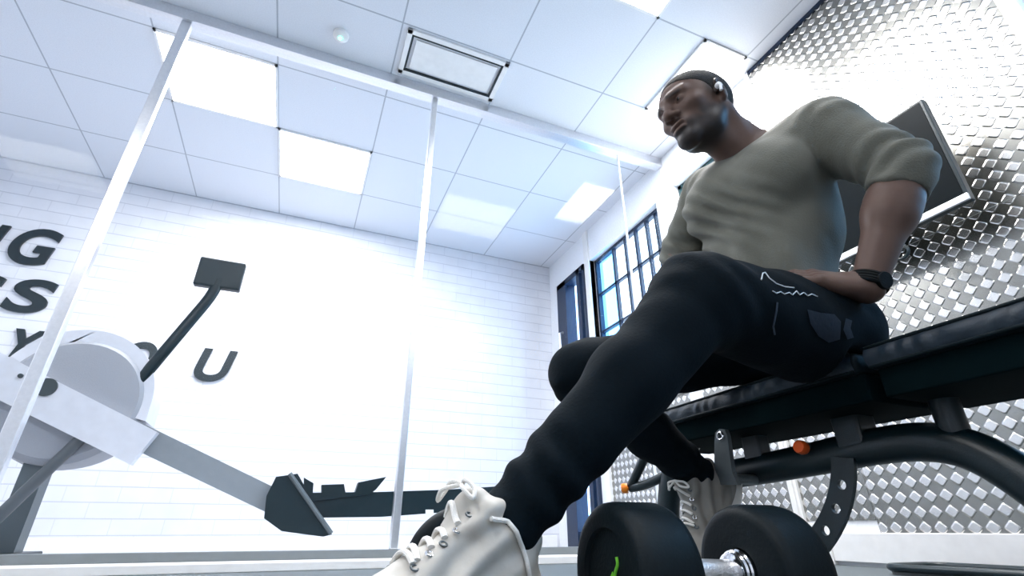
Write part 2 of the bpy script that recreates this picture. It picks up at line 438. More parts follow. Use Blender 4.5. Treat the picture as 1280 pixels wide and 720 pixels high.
# ---- lettering on the back wall
M_let = mat('black_lettering', (.012,.022,.028), .35)
def letter(ch, x0, x1, z0, z1, lab):
    cu = bpy.data.curves.new('letter', 'FONT'); cu.body = ch; cu.extrude = .004; cu.offset = .028; cu.resolution_u = 8
    o = bpy.data.objects.new('letter', cu); COL.objects.link(o); bpy.context.view_layer.update()
    me = bpy.data.meshes.new_from_object(o.evaluated_get(bpy.context.evaluated_depsgraph_get()))
    bpy.data.objects.remove(o)
    co = np.empty(len(me.vertices)*3, np.float32); me.vertices.foreach_get('co', co); co = co.reshape(-1, 3)
    mn, mx = co.min(0), co.max(0)
    out = np.empty_like(co); t = (co[:,1]-mn[1])/(mx[1]-mn[1])
    out[:,0] = x0+(co[:,0]-mn[0])/(mx[0]-mn[0])*(x1-x0)+t*.05
    out[:,2] = z0+t*(z1-z0)
    out[:,1] = AB-.012-co[:,2]*2
    me.vertices.foreach_set('co', out.ravel()); me.update()
    o = bpy.data.objects.new('wall_letter', me); COL.objects.link(o); me.materials.clear(); me.materials.append(M_let)
    tag(o, lab, 'letter', 'black letters on the tiled back wall')
def lpx(ch, px0, px1, pyt, pyb, lab):
    def onw(px, py): p = P(px, py, 1.0)-CAMPOS; return CAMPOS+p*(AB/p.y)
    m_ = (pyt+pyb)/2; letter(ch, onw(px0, m_).x-.02, onw(px1, m_).x-.03, onw((px0+px1)/2, pyb).z, onw((px0+px1)/2, pyt).z, lab)
lpx('N', -58, 2, 277, 325, 'black letter N at the picture edge in the upper row of wall lettering')
lpx('G', 12, 72, 285, 333, 'black letter G in the upper row of wall lettering')
lpx('S', -52, 2, 342, 385, 'black letter S cut by the picture edge in the middle row of wall lettering')
lpx('S', 10, 68, 349, 393, 'whole black letter S in the middle row of wall lettering')
lpx('Y', 5, 50, 412, 452, 'black letter Y above the white machine housing')
lpx('O', 148, 196, 427, 470, 'black letter O right of the white housing')
lpx('U', 245, 290, 437, 478, 'black letter U to the right of the dark slanting machine arm')

# ---- ceiling fittings
def lamp_panel(x0, x1, y0, y1, power, lab, col=(1.0,.985,.975), es=6):
    t = thing('ceiling_light', lab, 'ceiling light', ((x0+x1)/2, (y0+y1)/2, CEIL), 'recessed ceiling light panels')
    bm = B()
    for q in ((x0, x1, y0, y0+.015), (x0, x1, y1-.015, y1), (x0, x0+.015, y0, y1), (x1-.015, x1, y0, y1)): box(bm, *q, CEIL-.012, CEIL-.0005)
    obj('frame', bm, M_white, t)
    m = mat('lit_diffuser_%d' % es, (.9,.9,.9), .5, emit=col, estr=es)
    obj('diffuser', box(B(), x0+.015, x1-.015, y0+.015, y1-.015, CEIL-.008, CEIL-.0005), m, t)
    L = bpy.data.lights.new('panel_glow', 'AREA'); L.shape = 'RECTANGLE'; L.size = x1-x0-.03; L.size_y = y1-y0-.03; L.energy = power; L.color = col
    o = bpy.data.objects.new('lamp_glow', L); COL.objects.link(o); o.location = ((x0+x1)/2, (y0+y1)/2, CEIL-.02); attach(o, t)
    return t
lamp_panel(1.82, 2.145, 1.40, 1.985, 24, 'bright half-width light panel in the ceiling behind the man and nearest the window wall')
lamp_panel(.815, 1.48, .815, 1.40, 30, 'square light panel in the ceiling above the bench')
lamp_panel(-1.18, -.515, 2.57, 3.155, 22, 'glaring light panel beyond the glass partition, in the upper left of the picture')
lamp_panel(-.515, .15, 3.155, 3.74, 20, 'added square fill panel, out of sight, in the ceiling beyond the glass, nearer the slim silver post')  # invented panel, hidden from view, lights the space beyond the glass
lamp_panel(-1.18, -.515, -.355, .23, 9, 'added square fill panel in the ceiling left of the camera')  # added out of view to help light the room
lamp_panel(.815, 1.48, -.94, -.355, 6, 'added square fill panel in the ceiling behind the camera')  # unseen fill lamp, added for the lighting
lamp_panel(-2.51, -1.845, .23, .815, 16, 'added square fill panel in the ceiling near the left wall')  # one more lamp added outside the view for general light
t = thing('ceiling_hatch', 'flush white ceiling hatch with a dark inner edge beside the partition rail', 'ceiling hatch', (.5,2.17,CEIL))
bm = B()
for q in ((.185,.82,2.0,2.03),(.185,.82,2.30,2.33),(.185,.215,2.0,2.33),(.79,.82,2.0,2.33)): box(bm, *q, CEIL-.014, CEIL-.0005, .002)
obj('frame', bm, M_white, t)
bm = B()
for q in ((.215,.79,2.03,2.042),(.215,.79,2.288,2.30),(.215,.227,2.03,2.30),(.778,.79,2.03,2.30)): box(bm, *q, CEIL-.012, CEIL-.0005)
obj('dark_edge', bm, M_blk, t)  # black strips between the frame and the inner panel
obj('inner_panel', box(B(), .245, .760, 2.06, 2.27, CEIL-.009, CEIL-.0005, .002), M_white, t)
t = thing('smoke_detector', 'small round white ceiling detector with a glowing green light', 'smoke detector', (-.17,2.2,CEIL))
obj('housing', lathe(B(), (-.17,2.2,CEIL-.0005), (0,0,-1), [(0,.0),(0,.045),(.018,.043),(.028,.03),(.03,0)]), M_white, t, True)
obj('indicator', lathe(B(), (-.17,2.2,CEIL-.029), (0,0,-1), [(0,0),(0,.012),(.006,.010),(.008,0)]), mat('green_led', (.1,.8,.5), .4, emit=(.05,1,.55), estr=9), t, True)

# ---- television on the clad wall
t = thing('television', 'wide black flat television held off the tread-plate wall by a bracket, behind the man', 'television', (WB,1.2,1.55))
ty0, ty1, tz0, tz1 = .70, 1.53, 1.185, 1.665; tx = WB-.212
obj('casing', box(B(), tx, tx+.035, ty0, ty1, tz0, tz1, .004), M_blk, t)
obj('screen', box(B(), tx-.002, tx+.002, ty0+.012, ty1-.012, tz0+.03, tz1-.012), mat('dark_screen', (.003,.006,.008), .42, spec=.07), t)
obj('lower_bezel', box(B(), tx-.006, tx+.004, ty0, ty1, tz0-.002, tz0+.024, .002), M_alu, t)
obj('wall_bracket', box(box(B(), tx+.035, tx+.05, 1.0, 1.25, 1.32, 1.54, .003), tx+.05, WB-T, 1.09, 1.15, 1.40, 1.46, .003), M_blk, t)
obj('cable', tube(B(), smoothpath([(tx+.03,1.00,1.20),(tx+.03,.98,1.16),(tx+.03,.95,1.125),(tx+.03,.965,1.095),(tx+.03,1.0,1.10),(tx+.03,1.01,1.13),(tx+.03,.985,1.15)]), .006, 8), M_blk, t, True)

# ---- low black object on the floor by the skirting
t = thing('step_platform', 'low grey-topped exercise step with a rounded black rim on the floor by the skirting', 'step', (2.0,1.25,0))
def rrect(x0, x1, y0, y1, z, r, n=6):
    o = []
    for cx, cy_, a in ((x1-r,y1-r,0),(x0+r,y1-r,90),(x0+r,y0+r,180),(x1-r,y0+r,270)):
        for k in range(n+1): o.append((cx+r*cos(radians(a+90*k/n)), cy_+r*sin(radians(a+90*k/n)), z))
    return o
obj('deck', prism(B(), rrect(1.92,2.18,.80,1.31,.0,.06), (0,0,.022)), mat('grey_mat', (.06,.07,.075), .6), t)
rp = rrect(1.92,2.18,.80,1.31,.022,.06)
obj('rim', tube(B(), rp+[rp[0]], .012, 10), M_blk, t, True)
# ============================================================ ROWING MACHINE behind the glass
def Q(px, py, a0):      # room point seen at a pixel in the plane Y = a0
    p = P(px, py, 1.0); d = p-CAMPOS
    return CAMPOS+d*(a0/d.y)
RY = 3.05
M_hous = mat('pale_grey_housing', (.62,.62,.66), .35, bump=(20,.02))
M_mid = mat('mid_grey_mesh', (.30,.31,.34), .5, bump=(200,.15))
t = thing('rowing_machine', 'rowing machine with a rounded white flywheel housing and long black rail behind the glass', 'rowing machine', (-.3,RY,0))
hc = Q(90, 494, RY); R1 = (Q(90, 413, RY)-hc).length
pts = []
for k in range(49):
    a = radians(180-k*3.75); pts.append(hc+Vector((R1*.98*cos(a), 0, R1*sin(a))))
pts = pts+[hc+Vector((R1*.98,0,-.10)), hc+Vector((-R1*.98,0,.06))]
obj('flywheel_housing', prism(B(), pts, (0,.20,0)), M_hous, t, False)
obj('flywheel_cage', lathe(B(), hc+Vector((0,.20,-.02)), (0,-1,0), [(0,0),(0,R1*.90),(.10,R1*.94),(.19,R1*.9),(.215,R1*.82),(.225,0)]), M_mid, t, True)
def bar(a, b_, w, d, z=0):
    a, b_ = Vector(a), Vector(b_); u = (b_-a).normalized(); n = Vector((u.z,0,-u.x))
    return prism(B(), [a+n*w/2, b_+n*w/2, b_-n*w/2, a-n*w/2], (0,d,0))
arm = obj('side_arm', bar(Q(-30,455,RY-.06), Q(180,560,RY-.06), .17, .05), M_hous, t)
for px, py in ((58,484), (26,470)):
    c = Q(px, py, RY-.06)
    obj('bolt_cover', lathe(B(), c, (0,-1,0), [(-.02,0),(-.02,.045 if px > 50 else .012),(.008,.042 if px > 50 else .010),(.008,0)]), mat('slate_plastic', (.035,.05,.055), .4), arm, True)
obj('front_leg', tube(B(), [Q(-40,682,RY-.1), Q(110,540,RY-.02)], .026, 14), mat('dark_grey_tube', (.07,.08,.09), .4), t, True)
mon = obj('monitor_arm', tube(B(), smoothpath([Q(150,505,RY+.03), Q(205,440,RY), Q(232,408,RY), Q(262,372,RY), Q(274,350,RY)], 4), .032, 14, sx=.7), M_blk, t, True)
mc = Q(275, 345, RY)
obj('monitor', box(B(), mc.x-.12, mc.x+.12, mc.y-.02, mc.y+.03, mc.z-.08, mc.z+.10, .01), M_blk, t)
obj('down_strut', bar(Q(150,534,RY), Q(345,628,RY), .115, .05), mat('worn_grey_strut', (.22,.24,.26), .45, bump=(25,.3)), t)
pf = [Q(*p, RY-.05) for p in ((345,596),(372,592),(415,668),(404,671),(352,664),(330,648),(333,620))]
ft = obj('footplate', prism(B(), pf, (0,.16,0)), M_blk, t)
obj('foot_edge', tube(B(), [Q(362,592,RY-.055), Q(414,667,RY-.055)], .012, 8), M_grey, ft, True)
br = B()
prism(br, [Q(*p, RY-.01) for p in ((380,597),(392,604),(391,616),(402,616),(402,606),(430,605),(432,616),(444,615),(448,603),(483,596),(470,612),(462,618),(380,628))], (0,.06,0))
obj('rail_bracket', br, M_blk, t)
rl = obj('rail', prism(B(), [Q(*p, RY) for p in ((372,616),(470,615),(560,612),(680,604),(700,628),(560,640),(478,646),(400,647))], (0,.07,0)), M_blk, t)
obj('rail_label', prism(B(), [Q(*p, RY-.002) for p in ((532,637),(542,637),(542,642),(532,642))], (0,.003,0)), M_white, rl)
s0 = Q(640,618,RY)
obj('rear_foot', tube(B(), [s0, Vector((s0.x+.1, s0.y, 0.02))], .028, 12), M_blk, t, True)
obj('front_foot', box(B(), hc.x-.12, hc.x+.02, RY-.25, RY+.3, 0, .045, .008), M_blk, t)
obj('housing_pillar', box(B(), hc.x-.09, hc.x, RY+.03, RY+.12, .03, hc.z-R1*.8), M_grey, t)

# ============================================================ DUMBBELLS
M_logo = mat('lime_logo', (.16,.55,.03), .5)
def dumbbell(c0, ax, lab, group='round black dumbbells on the floor'):
    """c0: centre of the outer face of the first head, ax: direction of the handle"""
    ax = Vector(ax).normalized(); c0 = Vector(c0)
    t = thing('dumbbell', lab, 'dumbbell', (c0.x, c0.y, 0), group)
    R, L, gap = .085, .088, .125
    for s in (0, 1):
        o = c0+ax*(0 if s == 0 else 2*L+gap); d = ax if s == 0 else -ax
        prof = [(.006,0),(.006,.052),(.001,.055),(.001,.058),(0,.070),(.003,.078),(.009,.0835),(.018,R),(L-.016,R),(L-.006,.082),(L-.001,.076),(L,.068),(L,.03),(L-.004,.028),(L-.004,0)]
        h = obj('head', lathe(B(), o, d, prof, 72), M_blkrub, t, True)
        if s == 0:
            a = Vector((0,0,1)); b_ = ax.cross(a).normalized(); q = o+ax*.0055
            def L2(u, v): return q+b_*u+a*v
            # small curling leaf-like lime mark printed on the cap
            obj('printed_mark', tube(B(), smoothpath([L2(.019,.022), L2(.020,.014), L2(.013,.004), L2(.013,-.006), L2(.018,-.014)], 5), .0022, 8), M_logo, h, True)
            obj('printed_mark', prism(B(), [L2(.008,.006), L2(.000,-.002), L2(-.008,-.016), L2(.006,-.020), L2(.011,-.010)], -ax*.001), M_logo, h)
    hs = c0+ax*L
    obj('handle', lathe(B(), hs, ax, [(-.002,0),(-.002,.0145),(gap*.2,.0155),(gap*.5,.017),(gap*.8,.0155),(gap+.002,.0145),(gap+.002,0)], 40), mat('satin_steel', (.85,.85,.87), .42, 1, bump=(400,.3)), t, True)
    for q, d in ((hs, ax), (hs+ax*gap, -ax)):
        obj('collar', lathe(B(), q, d, [(-.002,0),(-.002,.028),(.004,.028),(.006,.026),(.010,.0265),(.012,.024),(.016,.0235),(.018,.019),(.019,0)], 40), M_chrome, t, True)
    return t
def axis_cam(deg): return C2R(cos(radians(deg)), sin(radians(deg)), 0)-Vector((0,0,0))
def grounded(p, z=.085): return Vector((p.x, p.y, z))
dumbbell(grounded(P(757,715,.70)), axis_cam(22), 'black dumbbell with chrome handle in front of the bench, lime mark on its end')
dumbbell(grounded(P(578,722,.80)), axis_cam(96), 'black dumbbell lying end-on behind the big white shoe, mostly hidden')

# ============================================================ BENCH
t = thing('weight_bench', 'long black padded weight bench with a thick curved frame tube, the man sitting on it', 'bench', (1.11,.6,0))
def pad_mat():
    m = mat('black_vinyl', (.003,.010,.014), .6, spec=.2, bump=(160,.10)); return m
M_pad = pad_mat()
M_board = mat('black_board', (.002,.008,.010), .95, spec=.05)
M_pads = mat('ribbed_vinyl_side', (.010,.022,.036), .5, bump=(110,.2))
def pad(name, y0, y1):
    o = obj(name, box(B(), .972, 1.262, y0, y1, .408, .452, .012), M_pad, t, True)
    # wrinkled side band with gathers
    V = []; Fc = []; n = int((y1-y0)/.004); m_ = 7
    for i in range(n+1):
        y = y0+.006+(y1-y0-.012)*i/n
        for j in range(m_):
            v = j/(m_-1); g = sin(y*150+sin(y*37)*2+v*2.2)*.0022*sin(pi*v)
            V.append((.9715-.006*sin(pi*v)-g, y, .411+.038*v))
    for i in range(n):
        for j in range(m_-1):
            a = i*m_+j; Fc.append((a, a+m_, a+m_+1, a+1))
    s = link_mesh('side_band', V, Fc, M_pads, o, True)
    for z in (.412, .449): obj('piping', tube(B(), [(.970,y0+.008,z),(.970,y1-.008,z)], .003, 8), M_pad, o, True)
    return o
pad('seat_pad', .60, 1.32); pad('back_pad', -.42, .585)
bm = B(); box(bm, .985, 1.23, .60, 1.30, .355, .409, .004); obj('seat_support', bm, M_board, t)
bm = B(); box(bm, .985, 1.23, -.41, .575, .355, .409, .004); obj('back_support', bm, M_board, t)
path = smoothpath([(1.10,1.10,.272),(1.10,.98,.276),(1.10,.84,.283),(1.10,.70,.291),(1.10,.60,.287),(1.10,.53,.262),(1.10,.47,.205),(1.10,.42,.13),(1.10,.37,.05)], 8)
mt = obj('main_tube', tube(B(), path, .036, 28, sx=.85), M_blk, t, True)
obj('end_cap', lathe(B(), (1.10,1.095,.272), (0,1,0), [(-.01,0),(-.01,.0375),(.006,.0375),(.012,.032),(.014,0)], 32), M_blkrub, mt, True)
# posts between tube and pads
obj('support_post', box(B(), 1.07, 1.13, .695, .755, .29, .375, .006), M_blk, t)
obj('support_post', tube(B(), [(1.1,.545,.26),(1.1,.545,.345),(1.1,.545,.375)], .024, 20), M_blk, t, True)
obj('support_post', box(B(), 1.08, 1.12, .965, 1.02, .28, .375, .005), M_blk, t)
# upright bracket with the pivot bolt
def QX(px, py, x0):
    d = P(px, py, 1.0)-CAMPOS; return CAMPOS+d*(x0/d.x)
g = B(); prism(g, [QX(*p, .968) for p in ((893,552),(894,541),(899,536),(906,537),(909,545),(915,590),(922,606),(888,606),(893,590))], (.012,0,0))
bk = obj('hinge_bracket', g, M_grey, t)
bc_ = QX(900.5,545,.966)
g = B(); torus(g, bc_, (1,0,0), .0085, .0030, 24, 8); obj('pivot_bolt', g, M_chrome, bk, True)
obj('bolt_core', lathe(B(), bc_+Vector((.006,0,0)), (-1,0,0), [(0,0),(0,.006),(.007,.0055),(.008,0)], 20), M_blk, bk, True)
obj('hinge_pin', tube(B(), [QX(905,598,.975), QX(905,598,.975)+Vector((.10,0,0))], .012, 14), M_grey, bk, True)
# curved adjustment arc with real holes
def arcp(t_, off): 
    # centre line from under the tube to the floor
    p0, p1, p2 = Vector((0,.750,.275)), Vector((0,.775,.15)), Vector((0,.93,.065))
    c = p0*(1-t_)**2+p1*2*t_*(1-t_)+p2*t_*t_; d = (p1-p0)*2*(1-t_)+(p2-p1)*2*t_; n = Vector((0,-d.z,d.y)).normalized()
    return c+n*off
ol = [arcp(i/14, .025)+Vector((1.07,0,0)) for i in range(15)]+[arcp(i/14, -.025)+Vector((1.07,0,0)) for i in range(14,-1,-1)]
g = B(); prism(g, ol, (.010,0,0)); ap = obj('adjustment_arc', g, M_blk, t)
cut = B()
for tt in (.22,.42,.62,.82): 
    c = arcp(tt, 0); lathe(cut, (1.04,c.y,c.z), (1,0,0), [(0,0),(0,.010),(.08,.010),(.08,0)], 20)
bmesh.ops.recalc_face_normals(cut, faces=cut.faces)
boolean_cut(ap, cut)
# knobs
def knob(c, d, r, m, parent):
    lathe_b = lathe(B(), c, d, [(0,0),(0,r*.45),(r*.8,r*.5),(r*.85,r*.9),(r*1.2,r),(r*1.9,r*.97),(r*2.15,r*.8),(r*2.2,0)], 28)
    return obj('pull_knob', lathe_b, m, parent, True)
knob((1.075,.828,.302), (-1,-.1,.1), .0155, M_orange, t)
obj('knob_seat', lathe(B(), (1.085,.835,.298), (-1,.1,0), [(0,0),(0,.020),(.010,.018),(.012,0)], 24), M_grey, t, True)
# far leg, its bent link and second knob
obj('rear_leg', tube(B(), smoothpath([(1.09,1.22,.38),(1.09,1.31,.30),(1.09,1.36,.20),(1.09,1.39,.03)], 6), .036, 20, sx=.9), M_blk, t, True)
obj('bent_link', tube(B(), smoothpath([(1.09,1.33,.30),(1.07,1.38,.278),(1.06,1.44,.266),(1.05,1.49,.262)], 6), .014, 14), M_blk, t, True)
obj('upper_link', tube(B(), [(1.05,1.495,.262),(1.06,1.40,.36)], .015, 12), M_blk, t, True)
knob((1.05,1.485,.262), (-.7,.55,-.05), .016, M_orange2, t)
obj('floor_bar', box(B(), .92, 1.30, 1.36, 1.42, 0, .05, .01), M_blk, t)
obj('floor_bar', box(B(), .92, 1.30, .34, .40, 0, .05, .01), M_blk, t)
obj('front_leg', tube(B(), smoothpath([(1.1,.42,.10),(1.1,.20,.055),(1.1,-.10,.055),(1.1,-.22,.09),(1.1,-.26,.20),(1.1,-.27,.36)], 6), .034, 20, sx=.85), M_blk, t, True)
obj('floor_bar', box(B(), .92, 1.30, -.22, -.16, 0, .05, .01), M_blk, t)
obj('floor_spine', box(B(), 1.06, 1.13, .38, 1.38, .002, .03, .006), M_blk, t)
# ============================================================ THE MAN
def V3(v): return np.array((v[0], v[1], v[2]), float)
hipL = P(1028,425,1.03); hipR = P(975,420,1.22); kneeL = P(874,374,.83); kneeR = P(728,468,1.18)
ankL = P(640,648,.715); ankR = P(878,600,1.34)
shL = P(1030,168,.94); shR = P(890,245,1.22)
elL = P(1129,212,.83); wrL = P(1084,360,.885)
elR = P(850,318,1.34); wrR = P(905,400,1.20)
neckb = P(945,190,1.09); headc = P(871,138,1.045)
SKINL = dict(hipL=hipL)
hm = (hipL+hipR)/2; sm = (shL+shR)/2; hm0 = hm.copy()
hm = hm-C2R(.042,0,0); sm = sm-C2R(.022,0,0)
U = (sm-hm); UL = U.length; Un = U.normalized()
L_ = (shL-shR); L_ = (L_-Un*L_.dot(Un)).normalized(); Fw = L_.cross(Un).normalized()
RT = np.array([V3(L_), V3(Fw), V3(Un)])          # torso frame rows: left, front, up
pl = (hipL-hipR); pl = (pl-Vector((0,0,1))*pl.z).normalized(); pf_ = pl.cross(Vector((0,0,1))).normalized()
RP = np.array([V3(pl), V3(pf_), (0,0,1)])
# blend of pelvis and chest facing for the belly
bl = (L_+pl).normalized(); bf = bl.cross(Un).normalized(); RB = np.array([V3(bl), V3(bf), V3(Un)])
def tp(l, f, s, R=RT): return V3(hm)+R[0]*l+R[1]*f+RT[2]*(UL*s)
# --- head frame
hf = (C2R(-.90,-.32,-.28)).normalized(); hu = Vector((0,0,1))+C2R(-.20,-.02,0); hu = (hu-hf*hu.dot(hf)).normalized(); hl = hu.cross(hf)*1.0
# his left = up x forward
RH = np.array([V3(hl), V3(hf), V3(hu)])
HS = 1.06
def hp(l, f, u): return V3(headc)+(RH[0]*l+RH[1]*f+RH[2]*u)*HS
def unit(v): v = np.array(v, float); return v/np.linalg.norm(v)

def torso(f, inf=0, shirt=False):
    k = .05
    f.ell(tp(0,.0,.70), RT, (.145,.108,.19), k, inf=inf)
    f.ell(tp(0,.005,.40), RB, (.130,.095,.20), k, inf=inf)
    f.ell(tp(0,0,.10), RB, (.140,.105,.15), k, inf=inf)
    for s in (1,-1):
        f.ell(tp(.078*s,.072,.785), RT, (.092,.058,.082), .035, inf=inf)
        f.ell(tp(.108*s,-.03,.66), RT, (.048,.075,.17), .05, inf=inf)
    for s, sh in ((1, shL), (-1, shR)):
        f.cone(V3(neckb)+RT[0]*.035*s-RT[1]*.02-RT[2]*.01, V3(sh)+RT[2]*.012-RT[0]*.02*s, .052, .058, .05, inf=inf)
        f.cone(tp(.07*s,.03,.93), V3(sh), .055, .062, .05, inf=inf)
def arm(f, sh, el, inf=0, cut=1.0):
    sh, el = V3(sh), V3(el); d = el-sh; e = sh+d*cut
    f.ell(sh+d*.08, RT, (.070,.066,.072), .035, inf=inf)
    f.cone(sh, e, .060, .060+(.047-.060)*cut, .03, inf=inf)
    f.cone(sh+d*.35+RT[1]*.012, sh+d*.68+RT[1]*.010, .050, .046, .03, inf=inf)
    f.cone(sh+d*.30-RT[1]*.016, sh+d*.66-RT[1]*.012, .048, .044, .03, inf=inf)
def forearm(f, el, wr, inf=0):
    el, wr = V3(el), V3(wr); d = wr-el
    f.cone(el, el+d*.05, .044, .045, .02, inf=inf)
    f.cone(el+d*.05, el+d*.38, .044, .046, .03, inf=inf)
    f.cone(el+d*.30, wr, .045, .0285, .03, inf=inf)

def skin_field(lo, hi, h):
    hc_ = V3(headc); w_ = V3(wrL)
    f = Field(lo, hi, h, [(hc_-.135, hc_+.135), (w_-.16, w_+.13)], .0026)
    torso(f, -.006)
    f.cone(V3(neckb)-RT[2]*.03, hp(0,-.030,-.055), .070, .060, .035)
    f.cone(V3(neckb)+RT[1]*.04-RT[2]*.03, hp(0,.012,-.085), .038, .040, .03)
    # sternomastoid line
    f.cone(V3(neckb)+RT[1]*.062+RT[0]*.015-RT[2]*.02, hp(.055,-.030,-.050), .014, .018, .02)
    for sh, el, wr in ((shL, elL, wrL), (shR, elR, wrR)):
        arm(f, sh, el, -.004); forearm(f, el, wr)
    # legs (under the trousers)
    for a, b_, c, t in ((hipL, kneeL, ankL, 0), (hipR, kneeR, ankR, 0)):
        f.cone(V3(a), V3(b_), .082, .052, .03); f.cone(V3(b_), V3(c), .050, .036, .03)
        f.cone(V3(b_)*.7+V3(c)*.3, V3(b_)*.5+V3(c)*.5, .052, .045, .02)
    f.ell(V3(hm0)+np.array((0,0,.02)), RP, (.15,.11,.12), .04)
    f.plane(np.array((hm.x,hm.y,.458)), (0,0,-1), (.93,.3,.28), (1.34,1.4,.60), .006)
    head(f); hand(f, True)
    return f
def head(f, k0=.02):
    S = HS
    f.ell(hp(0,-.018,.028), RH, np.array((.077,.100,.088))*S, .02)
    f.ell(hp(0,.022,.012), RH, np.array((.070,.074,.072))*S, .03)
    f.ell(hp(0,.030,-.040), RH, np.array((.058,.062,.070))*S, .03)
    for s in (1,-1):
        f.cone(hp(.052*s,-.008,-.045), hp(.040*s,.022,-.080), .016*S, .017*S, .025)
        f.cone(hp(.040*s,.022,-.080), hp(.012*s,.080,-.100), .017*S, .018*S, .025)
        f.ell(hp(.046*s,.062,-.020), RH, np.array((.020,.020,.014))*S, .02)          # cheekbone
        f.cone(hp(.046*s,.074,.024), hp(.012*s,.094,.022), .009*S, .011*S, .016)        # brow ridge
    f.ell(hp(0,.080,-.098), RH, np.array((.026,.019,.020))*S, .02)                       # chin
    f.ell(hp(0,.078,-.064), RH, np.array((.034,.024,.026))*S, .015)                      # muzzle
    for s in (1,-1):
        f.ell(hp(.033*s,.098,.004), RH, np.array((.019,.018,.013))*S, .010, 's')         # socket
        f.ell(hp(.032*s,.076,.003), RH, np.array((.0150,.0145,.0135))*S, .003)            # lids over the eye
        f.ell(hp(.032*s,.095,.0015), RH, np.array((.0125,.0060,.0022))*S, .002, 's')     # lid slit
    f.cone(hp(0,.090,.016), hp(0,.110,-.020), .0085*S, .0120*S, .014)                    # nose bridge
    f.ell(hp(0,.112,-.027), RH, np.array((.0155,.0130,.0110))*S, .008)
    for s in (1,-1):
        f.ell(hp(.0155*s,.101,-.031), RH, np.array((.0100,.0120,.0085))*S, .005)
        f.ell(hp(.0085*s,.107,-.040), RH, np.array((.0048,.0065,.0040))*S, .003, 's')
    f.ell(hp(0,.1005,-.0590), RH, np.array((.0255,.0105,.0075))*S, .005)                  # lips
    f.ell(hp(0,.0985,-.0735), RH, np.array((.0225,.0115,.0085))*S, .005)
    f.ell(hp(0,.1090,-.0660), RH, np.array((.0270,.0070,.0016))*S, .003, 's')
    for s in (1,-1):                                                                      # ears
        e = unit(V3(hl)*.88*s-V3(hf)*.45); up = unit(V3(hu)-V3(hf)*.18); up = unit(up-e*(up@e)); fr = np.cross(up, e)
        RE = np.array([e, fr, up])
        f.ell(hp(.081*s,-.012,-.002), RE, np.array((.0085,.0195,.0330))*S, .006)
        f.ell(hp(.076*s,-.010,-.028), RE, np.array((.0085,.010,.012))*S, .006)
        f.ell(hp(.0885*s,-.008,.003), RE, np.array((.0075,.0115,.0200))*S, .004, 's')
        f.ell(hp(.079*s,.004,-.006), RE, np.array((.0065,.005,.008))*S, .004)
# ---- left hand on the hip
hd = P(1024,350,.900)                       # knuckle line centre
hdir = (hd-wrL).normalized()
hn = (C2R(.05,-.62,.72)); hn = (hn-hdir*hn.dot(hdir)).normalized()    # back of the hand faces the camera and up
hs_ = hdir.cross(hn).normalized()            # across the knuckles
if hs_.z > 0: hs_ = -hs_                    # points down, towards the little finger
def hpt(a, s, n): return V3(wrL)+V3(hdir)*a+V3(hs_)*s+V3(hn)*n
HAND = []
def hand(f, left):
    k = .010
    f.cone(V3(wrL), hpt(.030,0,0), .027, .027, .015)
    for s in (-.026,-.009,.009,.026):
        f.cone(hpt(.022,s*.75,0), hpt(.092,s*1.12,.002), .0165, .0130, .012)
    f.ell(hpt(.055,0,-.002), np.array([V3(hdir),V3(hs_),V3(hn)]), (.050,.040,.0165), .012)
    Ls = (.070,.080,.074,.058)
    for i, s in enumerate((-.030,-.010,.011,.031)):
        L1 = Ls[i]; p = hpt(.092, s, .002); sp_ = (s*.35)
        a = hpt(.092+L1*.48, s+sp_*.3, -.002); b_ = hpt(.092+L1*.80, s+sp_*.4, -.012); c = hpt(.092+L1*.98, s+sp_*.4, -.024)
        f.cone(p, a, .0108, .0098, .006); f.cone(a, b_, .0098, .0088, .004); f.cone(b_, c, .0088, .0075, .004)
        f.ell(hpt(.092,s,.008), np.array([V3(hdir),V3(hs_),V3(hn)]), (.010,.0085,.006), .006)
    # thumb, leaving the side of the palm near its base and pointing up along the waist
    t0 = hpt(.028,-.024,-.004); t1 = hpt(.058,-.050,-.004); t2 = hpt(.090,-.062,-.006); t3 = hpt(.112,-.060,-.010)
    f.cone(t0, t1, .0165, .0135, .010); f.cone(t1, t2, .0128, .0110, .005); f.cone(t2, t3, .0110, .0090, .004)

M_skin = mat('dark_brown_skin', (.105,.062,.048), .50, bump=(60,.08), spec=.32)
M_shirt = mat('olive_grey_cotton', (.105,.107,.088), .85, bump=(260,.25), sheen=.05)
M_pants = mat('navy_black_joggers', (.0012,.0052,.0090), .95, bump=(180,.2), spec=.15)
M_hair = mat('short_black_hair', (.0055,.0055,.005), .9, bump=(420,.9))

man = thing('person', 'man in an olive-grey long-sleeved top and dark joggers sitting on the bench, hand on hip', 'person', (hm.x, hm.y, 0))
allp = np.array([V3(v) for v in (hipL,hipR,kneeL,kneeR,ankL,ankR,shL,shR,elL,elR,wrL,wrR,headc)])
f = skin_field(allp.min(0)-.16, allp.max(0)+.16, .0062)
Vb, Fb = f.mesh()
body = np_obj('body', Vb, Fb, M_skin, man, smooth_it=0)
del f
# a finer head replaces the coarse faces so that the face reads: same surface, sharper sampling
def folds(V, c, R, fr, amp, ph=0):
    q = (V-c)@R.T
    return amp*np.sin(q[:,0]*fr[0]+q[:,1]*fr[1]+q[:,2]*fr[2]+ph+1.2*np.sin(q[:,2]*17+q[:,0]*11))
